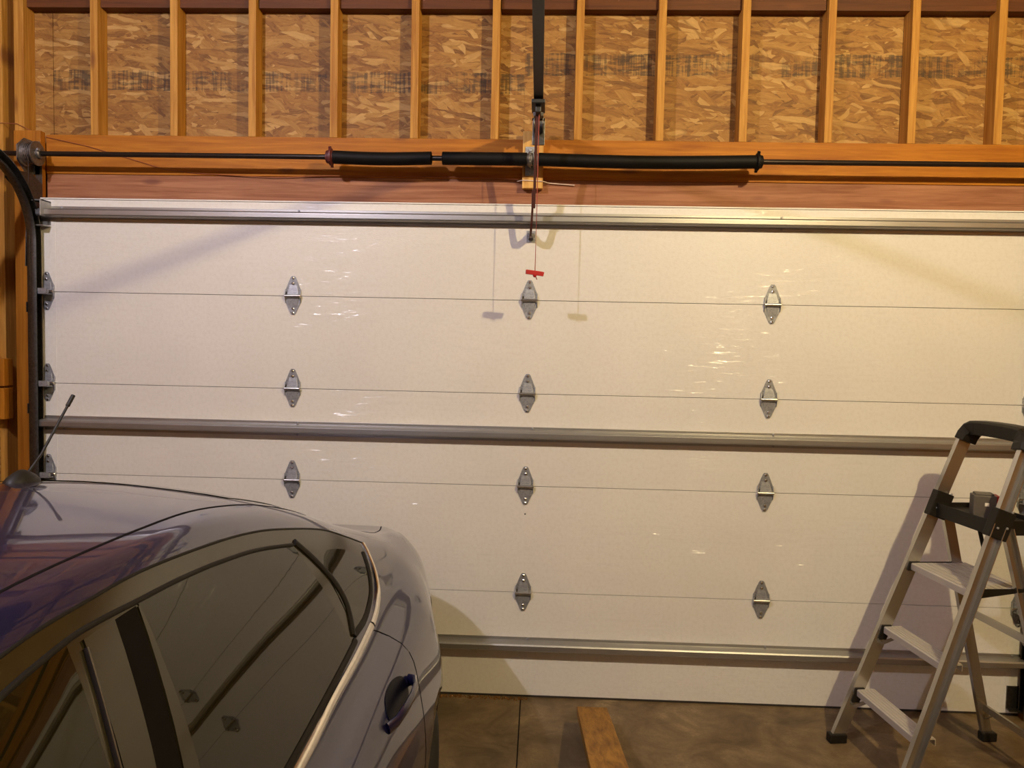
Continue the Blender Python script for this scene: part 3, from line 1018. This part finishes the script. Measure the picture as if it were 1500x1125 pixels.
def strip(name, mat, pts, n, wid, hgt, parent, sx=1, off=0.0, fn=None):
    """raised strip following a flank curve in (y, z)"""
    L = resample(pts, n)
    fn = fn or (lambda a, b, o: side_pt(a, b, o, sx))
    P = [fn(a, b, off) for a, b in L]
    Q = [fn(a, b, off+0.01)-fn(a, b, off) for a, b in L]
    vs, fs = [], []
    prof = [(-0.5, -0.3), (-0.5, 0.45), (-0.28, 0.9), (0, 1.0), (0.28, 0.9), (0.5, 0.45), (0.5, -0.3)]
    for i, p in enumerate(P):
        t = (P[min(i+1, n-1)]-P[max(i-1, 0)]).normalized()
        u = Q[i].normalized()
        s = t.cross(u).normalized()
        vs += [p+s*a*wid+u*b*hgt for a, b in prof]
    k = len(prof)
    for i in range(n-1):
        for q in range(k):
            r = (q+1) % k
            fs.append((i*k+q, i*k+r, (i+1)*k+r, (i+1)*k+q))
    fs += [tuple(range(k)), tuple((n-1)*k+q for q in range(k))]
    mb = MB()
    mb.add(vs, fs)
    return mb.build(name, mat, parent, smooth=True)


# flank outlines in (y, z)
FRAME_EDGE = [(-3.72, 1.035), (-3.45, 1.175), (-3.20, 1.275), (-2.95, 1.335), (-2.79, 1.357), (-2.64, 1.362), (-2.46, 1.360), (-2.20, 1.338), (-2.0, 1.312), (-1.82, 1.276), (-1.587, 1.218), (-1.42, 1.155), (-1.314, 1.108)]
GLASS_TOP = [(-3.58, 1.04), (-3.35, 1.165), (-3.10, 1.265), (-2.90, 1.313), (-2.726, 1.333), (-2.635, 1.334), (-2.528, 1.329), (-2.396, 1.322), (-2.24, 1.308), (-2.054, 1.284), (-1.857, 1.245)]
BELT = [(-3.68, 0.945), (-3.2, 0.955), (-2.8, 0.962), (-2.38, 0.970), (-2.112, 0.978), (-1.803, 0.990)]


def cut(curve, y0, y1, n=7):
    P = catmull(curve, 10)
    ys = np.linspace(y0, y1, n)
    return [(y, float(np.interp(y, P[:, 0], P[:, 1]))) for y in ys]


for sx in (1, -1):
    # black door frame surround, one sheet behind the panes
    patch('window_surround', 'frame', cut(BELT, -3.66, -1.80, 9)+[(-1.66, 0.985), (-1.50, 1.005), (-1.42, 1.045), (-1.34, 1.10)],
          FRAME_EDGE, 90, 9, 0.0030, car, sx)
    # front door pane, rear door pane, quarter pane
    patch('front_door_pane', 'glass', [(-3.50, 0.957), (-3.2, 0.961), (-2.85, 0.968)], cut(GLASS_TOP, -3.42, -2.72), 40, 9, 0.0042, car, sx)
    patch('rear_door_pane', 'glass', cut(BELT, -2.642, -1.83, 8), cut(GLASS_TOP, -2.535, -1.86, 8), 46, 10, 0.0042, car, sx)
    patch('quarter_pane', 'glass', [(-1.775, 1.000), (-1.70, 1.003), (-1.60, 1.012), (-1.52, 1.032)], [(-1.775, 1.190), (-1.66, 1.180), (-1.54, 1.148), (-1.43, 1.098)], 26, 8, 0.0042, car, sx)
    # pillar covers: front door frame, dark gap, rear door frame
    patch('pillar_cover', 'frame', [(-2.835, 0.972), (-2.805, 0.972), (-2.777, 0.972)], [(-2.690, 1.325), (-2.65, 1.326), (-2.610, 1.326)], 8, 10, 0.0065, car, sx, thick=0.006)
    patch('pillar_gap', 'gap', [(-2.775, 0.972), (-2.74, 0.972), (-2.712, 0.972)], [(-2.608, 1.325), (-2.575, 1.325), (-2.545, 1.325)], 8, 10, 0.0040, car, sx)
    patch('pillar_cover', 'frame', [(-2.710, 0.972), (-2.68, 0.972), (-2.645, 0.972)], [(-2.543, 1.323), (-2.540, 1.323), (-2.537, 1.323)], 8, 10, 0.0060, car, sx, thick=0.005)
    strip('pillar_edge_trim', 'shaft', [(-2.842, 0.975), (-2.760, 1.178), (-2.697, 1.315)], 12, 0.006, 0.006, car, sx, 0.005)
    # division bar and glass run seals
    strip('division_bar', 'carseal', [(-1.835, 1.246), (-1.790, 1.185), (-1.757, 1.121), (-1.752, 1.053), (-1.80, 0.994)], 22, 0.024, 0.007, car, sx, 0.003)
    strip('glass_seal', 'carseal', GLASS_TOP[1:], 60, 0.009, 0.004, car, sx, 0.004)
    strip('roof_gutter', 'carseal', FRAME_EDGE, 70, 0.006, 0.003, car, sx, 0.002)
    strip('belt_seal', 'carseal', [(y, z-0.008) for y, z in BELT], 60, 0.016, 0.006, car, sx, 0.003)
    strip('quarter_seal', 'carseal', [(-1.79, 0.992), (-1.66, 0.990), (-1.53, 1.012), (-1.455, 1.055), (-1.395, 1.10)], 24, 0.018, 0.005, car, sx, 0.003)
    # chrome run along the belt, kicking up behind the quarter pane
    strip('belt_chrome', 'chrome', [(-3.66, 0.922), (-3.0, 0.934), (-2.33, 0.944), (-2.054, 0.953), (-1.80, 0.958), (-1.648, 0.963)], 60, 0.022, 0.008, car, sx, 0.002)
    strip('quarter_chrome', 'chrome', [(-1.636, 0.963), (-1.54, 0.975), (-1.455, 0.997), (-1.405, 1.035), (-1.368, 1.075), (-1.330, 1.110)], 30, 0.020, 0.008, car, sx, 0.002)
    # roof ditch moulding
    strip('roof_moulding', 'gap', [(0.450, -3.25), (0.455, -2.9), (0.453, -2.55), (0.453, -2.2), (0.462, -1.9), (0.485, -1.6), (0.500, -1.45)], 50, 0.006, 0.0012, car, 1, 0.0,
          fn=lambda a, b, o, sx=sx: top_pt(sx*a, b, o))
    # shut lines
    for pts in ([(-1.650, 0.955), (-1.615, 0.930), (-1.600, 0.895), (-1.605, 0.845), (-1.625, 0.78), (-1.64, 0.70), (-1.66, 0.60), (-1.70, 0.50), (-1.76, 0.38), (-1.80, 0.26)],
                [(-2.70, 0.925), (-2.705, 0.7), (-2.70, 0.45), (-2.69, 0.26)],
                [(-3.62, 0.90), (-3.66, 0.7), (-3.64, 0.45), (-3.60, 0.30)],
                [(-1.80, 0.26), (-2.2, 0.245), (-2.69, 0.245), (-3.2, 0.25), (-3.60, 0.30)],
                [(-1.02, 0.36), (-0.98, 0.5), (-0.92, 0.62), (-0.84, 0.70), (-0.72, 0.74)]):
        strip('shut_line', 'gap', pts, 30, 0.005, 0.0010, car, sx, 0.0)
    # door pulls over dark cups
    for y0 in (-1.835, -2.90):
        cup = []
        n = 26
        lo = [(y0-0.105*math.cos(a), 0.842-0.040*abs(math.sin(a))**0.7) for a in np.linspace(0.001, math.pi-0.001, n)]
        hi = [(y0-0.105*math.cos(a), 0.842+0.040*abs(math.sin(a))**0.7) for a in np.linspace(0.001, math.pi-0.001, n)]
        cp = patch('handle_cup', 'cup', lo, hi, 26, 6, 0.0020, car, sx)
        hp = [(y0-0.135, 0.838), (y0-0.11, 0.839), (y0-0.05, 0.840), (y0, 0.840), (y0+0.06, 0.840), (y0+0.11, 0.839), (y0+0.135, 0.838)]
        P = [side_pt(a, b, o, sx) for (a, b), o in zip(hp, (0.002, 0.022, 0.034, 0.038, 0.036, 0.024, 0.002))]
        MB().sweep(P, [(0.010*math.cos(q)*0.75, 0.016*math.sin(q)) for q in np.linspace(0, 2*math.pi, 13)[:-1]]).build('handle_grip', 'paint', cp, smooth=True)
    # mirrors
    mp = side_pt(-3.36, 0.99, 0.0, sx)
    mm = MB()
    mm.lathe((mp.x+sx*0.13, -3.42, 1.02), (0, 1, 0), [(0, 0.02), (0.01, 0.05), (0.04, 0.075), (0.08, 0.088), (0.10, 0.090), (0.102, 0.082)], 20)
    mv = [(mp.x+sx*0.13+(v[0]-mp.x-sx*0.13)*1.25, v[1], 1.02+(v[2]-1.02)*0.85) for v in mm.v]
    mm.v = mv
    mr = mm.build('wing_mirror', 'paint', car, smooth=True)
    MB().bar((mp.x-sx*0.01, -3.38, 0.97), (mp.x+sx*0.09, -3.38, 0.99), 0.04, 0.03).build('mirror_arm', 'frame', mr, bevel=0.006)
    # lamps
    patch('tail_lamp', 'tail', [(-0.52, 0.79), (-0.46, 0.775), (-0.40, 0.765)], [(-0.48, 0.86), (-0.44, 0.865), (-0.395, 0.855)], 12, 6, 0.002, car, sx)
    patch('head_lamp', 'lampw', [(-4.62, 0.64), (-4.72, 0.62), (-4.82, 0.61)], [(-4.55, 0.72), (-4.68, 0.70), (-4.80, 0.66)], 12, 6, 0.002, car, sx)

# rear and front screens
def screen(name, rows):
    lo = [(-a, b) for a, b in rows[0]][::-1]+[(a, b) for a, b in rows[0] if a > 0]
    hi = [(-a, b) for a, b in rows[1]][::-1]+[(a, b) for a, b in rows[1] if a > 0]
    return patch(name, 'glass', lo, hi, 30, 16, 0.002, car, fn=lambda a, b, o: top_pt(a, b, o))


screen('rear_screen', ([(0.0, -1.84), (0.25, -1.835), (0.405, -1.80)], [(0.0, -0.94), (0.3, -0.96), (0.48, -1.05)]))
screen('wind_screen', ([(0.0, -3.33), (0.25, -3.335), (0.41, -3.35)], [(0.0, -4.02), (0.33, -3.98), (0.55, -3.82)]))
# trunk lid seam
strip('shut_line', 'gap', [(-0.53, -0.46), (-0.56, -0.68), (-0.52, -0.92), (0.0, -0.88), (0.52, -0.92), (0.56, -0.68), (0.53, -0.46)], 60, 0.005, 0.0012, car, 1, 0.0, fn=lambda a, b, o: top_pt(a, b, o))

# wheels
for wy, wz in WHEELS:
    for sx in (1, -1):
        xo = CX+sx*0.885
        tyre = MB().lathe((xo-sx*0.205, wy, wz), (sx, 0, 0), [(0.0, 0.20), (0.005, 0.268), (0.03, 0.293), (0.06, 0.2995), (0.15, 0.2995), (0.178, 0.293), (0.2, 0.268), (0.203, 0.22), (0.198, 0.202)], 40)
        ty = tyre.build('tyre', 'rubber', car, smooth=True)
        rm = MB().lathe((xo-sx*0.06, wy, wz), (sx, 0, 0), [(0, 0.05), (0.0, 0.18), (0.045, 0.202), (0.052, 0.202), (0.05, 0.19), (0.01, 0.175), (0.008, 0.05)], 32)
        for k in range(5):
            q = 2*math.pi*k/5+0.3
            d = Vector((0, math.cos(q), math.sin(q)))
            c0 = Vector((xo-sx*0.022, wy, wz))
            rm.bar(c0+d*0.03, c0+d*0.188, 0.055, 0.028, up=(1, 0, 0))
        rm.lathe((xo-sx*0.04, wy, wz), (sx, 0, 0), [(0, 0.05), (0.028, 0.045), (0.032, 0.02)], 18)
        rm.build('rim', 'rim', ty, smooth=True)
# wheel-well liners
    MB().lathe((CX-0.66, wy, wz), (1, 0, 0), [(0, 0.336), (1.32, 0.336)], 40).build('wheel_well_liner', 'gap', car)

# roof aerial
ab = top_pt(-0.065, -1.90, 0.0)
an = MB()
an.lathe((0, 0, 0), (0, 0, 1), [(-0.012, 0.046), (0.004, 0.044), (0.016, 0.034), (0.026, 0.020), (0.032, 0.008)], 20)
an.v = [(ab.x+x*0.75, ab.y+y*1.25-0.02, ab.z+z) for x, y, z in an.v]
aer = an.build('aerial_base', 'black', car, smooth=True)
AT = ab+Vector((0.018, 0.165, 0.205))
MB().tube([ab+Vector((0.0, 0.004, 0.02)), ab+(AT-ab)*0.3, ab+(AT-ab)*0.31, AT-(AT-ab)*0.12], 0.0035, 8).build('aerial_mast', 'black', aer, smooth=True)
MB().tube([AT-(AT-ab)*0.13, AT], 0.0055, 8).build('aerial_tip', 'black', aer, smooth=True)

# ------------------------------------------------------------------ stepladder
LC = Vector((1.459, -0.560, 0.0))
PHI, W0, KW, LEAN = 0.12, 0.46, 0.087, 0.36
ud = Vector((math.cos(PHI), math.sin(PHI), 0))       # climbing direction
un = Vector((-math.sin(PHI), math.cos(PHI), 0))      # across the steps
lad = thing('stepladder', 'aluminium three-step stepladder with black top handle and tool tray', 'stepladder', tuple(LC))


def lp(s, wv, z):
    return LC+ud*s+un*wv+Vector((0, 0, z))


def rail_pt(side, z, ds=0.0, dw=0.0):
    return lp(LEAN*z+ds, side*((W0-KW*z)/2+dw), z)


def channel(m, a, b, out, wid, flange, t=0.0045):
    """C-channel from a to b; web wid wide, flanges pointing along out"""
    a, b, out = Vector(a), Vector(b), Vector(out).normalized()
    ax_ = (b-a).normalized()
    sd = ax_.cross(out).normalized()
    o2 = sd.cross(ax_).normalized()
    if o2.dot(out) < 0:
        o2 = -o2
    h = wid/2
    prof = [(-h, 0), (h, 0), (h, flange), (h-t, flange), (h-t, t), (-h+t, t), (-h+t, flange), (-h, flange)]
    vs = [a+sd*p+o2*q for p, q in prof]+[b+sd*p+o2*q for p, q in prof]
    k = len(prof)
    fs = [tuple(range(k)), tuple(range(2*k-1, k-1, -1))]+[(i, (i+1) % k, (i+1) % k+k, i+k) for i in range(k)]
    return m.add(vs, fs)


def obox(m, c, ex, ey, ez, hx, hy, hz):
    c = Vector(c)
    vs = [c+ex*(i*hx)+ey*(j*hy)+ez*(k*hz) for i in (-1, 1) for j in (-1, 1) for k in (-1, 1)]
    return m.add(vs, [(0, 1, 3, 2), (4, 6, 7, 5), (0, 4, 5, 1), (2, 3, 7, 6), (0, 2, 6, 4), (1, 5, 7, 3)])


UZ = Vector((0, 0, 1))
for s in (1, -1):
    m = MB()
    channel(m, rail_pt(s, 0.03), rail_pt(s, 1.42), un*s, 0.056, 0.024)
    m.build('front_rail', 'alu', lad, bevel=0.0008)
    m = MB()
    ft = rail_pt(s, 0.02)
    obox(m, ft+Vector((0, 0, 0.001))+un*s*0.010, ud, un, UZ, 0.040, 0.020, 0.020)
    m.build('foot', 'black', lad, bevel=0.005)
    # rear leg
    m = MB()
    a = lp(0.712, s*0.215, 0.03)
    b = lp(0.438, s*0.176, 1.075)
    channel(m, a, b, un*s, 0.045, 0.022)
    m.build('rear_leg', 'alu', lad, bevel=0.0008)
    m = MB()
    obox(m, lp(0.716, s*0.222, 0.021), ud, un, UZ, 0.034, 0.020, 0.020)
    m.build('foot', 'black', lad, bevel=0.005)
# rear cross bars
for z, s0 in ((0.16, 0.680), (0.62, 0.558)):
    m = MB()
    hw = 0.215-(z/1.075)*0.039
    channel(m, lp(s0, -hw, z), lp(s0, hw, z), ud, 0.030, 0.012)
    cbar = m.build('rear_cross_bar', 'alu', lad)
    for s in (1, -1):
        MB().bar(lp(s0+0.006, s*(hw-0.07), z), lp(s0+0.012, s*(hw+0.002), z-0.055), 0.012, 0.004).build('corner_brace', 'alu', cbar)

# steps
for i, z in enumerate((0.253, 0.544, 0.835)):
    dep = (0.085, 0.085, 0.26)[i]
    hw = (W0-KW*z)/2-0.002
    s0 = LEAN*z-0.012
    m = MB()
    # tread plate with a turned-down nose and tail
    prof = [(0, -0.030), (0, -0.004), (0.004, 0.0), (dep-0.004, 0.0), (dep, -0.004), (dep, -0.030), (dep-0.003, -0.030), (dep-0.003, -0.006), (0.003, -0.006), (0.003, -0.030)]
    m.prism(prof, lambda a, b: lp(s0+a, -hw, z+b), lambda a, b: lp(s0+a, hw, z+b))
    st_ = m.build('step', 'step', lad)
    for k in range(5 if i < 2 else 9):
        q = 0.010+k*(0.016 if i < 2 else 0.029)
        MB().bar(lp(s0+q, -hw+0.012, z+0.0012), lp(s0+q, hw-0.012, z+0.0012), 0.005, 0.0024).build('tread_rib', 'step', st_)
    for s in (1, -1):
        m = MB()
        m.prism([(-0.004, 0.004), (0.036, 0.004), (0.036, -0.004), (0.012, -0.06), (-0.02, -0.06)] if i < 2 else
                [(-0.004, 0.004), (0.24, 0.004), (0.24, -0.008), (0.03, -0.035), (-0.014, -0.035)],
                lambda a, b: lp(s0+a, s*(hw-0.0035), z+b), lambda a, b: lp(s0+a, s*(hw+0.0005), z+b))
        m.build('step_bracket', 'black', st_)
        if i < 2:
            MB().bar(lp(s0+0.045, s*(hw-0.075), z-0.010), lp(s0-0.012, s*(hw-0.004), z-0.078), 0.016, 0.014).build('step_brace', 'alu', st_)
    if i == 2:
        # folding link rods up to the tray
        MB().tube([lp(0.545, 0.045, 0.84), lp(0.475, 0.03, 1.05)], 0.008, 8).build('link_rod', 'black', lad, smooth=True)

# tool tray
zt_ = 1.075
hw = (W0-KW*1.1)/2
m = MB()
sa, sb = LEAN*1.1-0.018, LEAN*1.1+0.20
obox(m, lp((sa+sb)/2, 0, zt_+0.012), ud, un, UZ, (sb-sa)/2, hw-0.004, 0.003)
for q0, q1, w0_, w1_ in ((sa, sa+0.006, -hw+0.004, hw-0.004), (sb-0.006, sb, -hw+0.004, hw-0.004), (sa, sb, -hw+0.004, -hw+0.010), (sa, sb, hw-0.010, hw-0.004)):
    obox(m, lp((q0+q1)/2, (w0_+w1_)/2, zt_+0.004), ud, un, UZ, (q1-q0)/2, (w1_-w0_)/2, 0.030)
tray = m.build('tool_tray', 'black', lad, bevel=0.002)
for s in (1, -1):
    m = MB()
    obox(m, rail_pt(s, zt_+0.022, 0.008, 0.004), (ud*LEAN+UZ).normalized(), un, (ud-UZ*LEAN).normalized(), 0.058, 0.020, 0.040)
    br = m.build('tray_bracket', 'black', tray, bevel=0.004)
    for a, b in ((0.022, 0.05), (-0.018, -0.01), (0.022, -0.012)):
        MB().lathe(rail_pt(s, zt_+0.022+b, 0.008+a, 0.0)-un*0.0195+un*(0.004*s), -un, [(0, 0.005), (0.004, 0.005), (0.005, 0.003)], 8).build('rivet', 'galv', br)

# top handle: flattened bow over both rails
zt2 = 1.40
hp_ = [rail_pt(1, 1.383, 0, 0.010), rail_pt(1, 1.410, 0, 0.008), rail_pt(1, 1.436, 0.002, -0.002), rail_pt(1, 1.448, 0.004, -0.020), rail_pt(1, 1.452, 0.006, -0.05),
       lp(LEAN*1.455+0.008, 0.05, 1.454), lp(LEAN*1.455+0.008, -0.05, 1.454),
       rail_pt(-1, 1.452, 0.006, -0.05), rail_pt(-1, 1.448, 0.004, -0.020), rail_pt(-1, 1.436, 0.002, -0.002), rail_pt(-1, 1.410, 0, 0.008), rail_pt(-1, 1.383, 0, 0.010)]
m = MB()
vs, fs = [], []
N = len(hp_)
pr = [(-0.034, -0.036), (-0.036, 0.016), (-0.026, 0.026), (0.026, 0.026), (0.036, 0.016), (0.034, -0.036)]
for i, p in enumerate(hp_):
    t = (hp_[min(i+1, N-1)]-hp_[max(i-1, 0)]).normalized()
    sdv = (ud-t*ud.dot(t)).normalized()
    up_ = sdv.cross(t).normalized()
    cen = lp(LEAN*1.2, 0, 1.2)
    if up_.dot(p-cen) < 0:
        up_ = -up_
    vs += [p+sdv*a+up_*b for a, b in pr]
k = len(pr)
for i in range(N-1):
    for q in range(k):
        r = (q+1) % k
        fs.append((i*k+q, i*k+r, (i+1)*k+r, (i+1)*k+q))
fs += [tuple(range(k)), tuple((N-1)*k+q for q in range(k))]
m.add(vs, fs)
m.build('top_handle', 'black', lad, bevel=0.003)

# tool battery lying in the tray
bc = lp(sa+0.066, -0.034, zt_+0.0152)
bt = thing('tool_battery', 'small dark grey and red battery pack lying in the black ladder tray', 'battery', tuple(bc))
e1 = (ud*0.93-un*0.37).normalized()
e2 = UZ.cross(e1).normalized()
m = MB()
obox(m, bc+UZ*0.048, e1, e2, UZ, 0.042, 0.034, 0.048)
obox(m, bc+UZ*0.099, e1, e2, UZ, 0.034, 0.026, 0.005)
m.build('battery_case', 'grey', bt, bevel=0.006)
m = MB()
obox(m, bc+UZ*0.052+e1*0.046, e1, e2, UZ, 0.009, 0.031, 0.044)
m.build('battery_end_panel', 'red', bt, bevel=0.003)
m = MB()
obox(m, bc+UZ*0.060-e2*0.0343+e1*0.006, e1, e2, UZ, 0.008, 0.0005, 0.007)
m.build('printed_mark', 'mark', bt)

# ------------------------------------------------------------------ plank propped off the floor
pl = MB()
PY0, PY1, PZ0, SL = -0.325, -2.30, 0.120, 0.20
def pz(y):
    return PZ0+(PY0-y)*SL
vs = []
for y in (PY0, PY1):
    for dx, dz in ((0, -0.038), (0.138, -0.038), (0.138, 0), (0, 0)):
        vs.append((0.262+0.010*(PY0-y)+dx, y, pz(y)+dz))
pl.add(vs, [(0, 1, 2, 3), (7, 6, 5, 4), (0, 4, 5, 1), (1, 5, 6, 2), (2, 6, 7, 3), (3, 7, 4, 0)])
po = pl.build('plank', 'plank', None, bevel=0.003)
tag(po, 'weathered pine plank with knots pointing at the garage door', 'plank')
for y, lab in ((-1.35, 'short pine block propping the plank nearer the door'), (-2.15, 'taller pine block propping the far end of the plank')):
    m = MB()
    z0, z1 = pz(y-0.045)-0.0385, pz(y+0.045)-0.0385
    x0 = 0.262+0.010*(PY0-y)
    m.prism([(y-0.045, 0), (y+0.045, 0), (y+0.045, z1), (y-0.045, z0)], lambda a, b: (x0+0.01, a, b), lambda a, b: (x0+0.128, a, b))
    tag(m.build('wood_block', 'plank', None, bevel=0.002), lab, 'block')

# ------------------------------------------------------------------ dirt gathered along the bottom of the door
m = MB()
rnd = random.Random(3)
for k in range(160):
    x = -0.40+rnd.random()**1.3*0.45
    y = -0.006-rnd.random()*0.03
    r = 0.002+rnd.random()*0.006
    a = rnd.random()*3
    m.add([(x+r*math.cos(a+q*2.09), y+r*math.sin(a+q*2.09), 0.0003) for q in range(3)]+[(x, y, r*1.2)], [(0, 1, 2), (0, 1, 3), (1, 2, 3), (2, 0, 3)])
tag(m.build('dirt_crumbs', 'dirt', None), 'brown dirt crumbs gathered along the bottom edge of the garage door', 'dirt', kind='stuff')
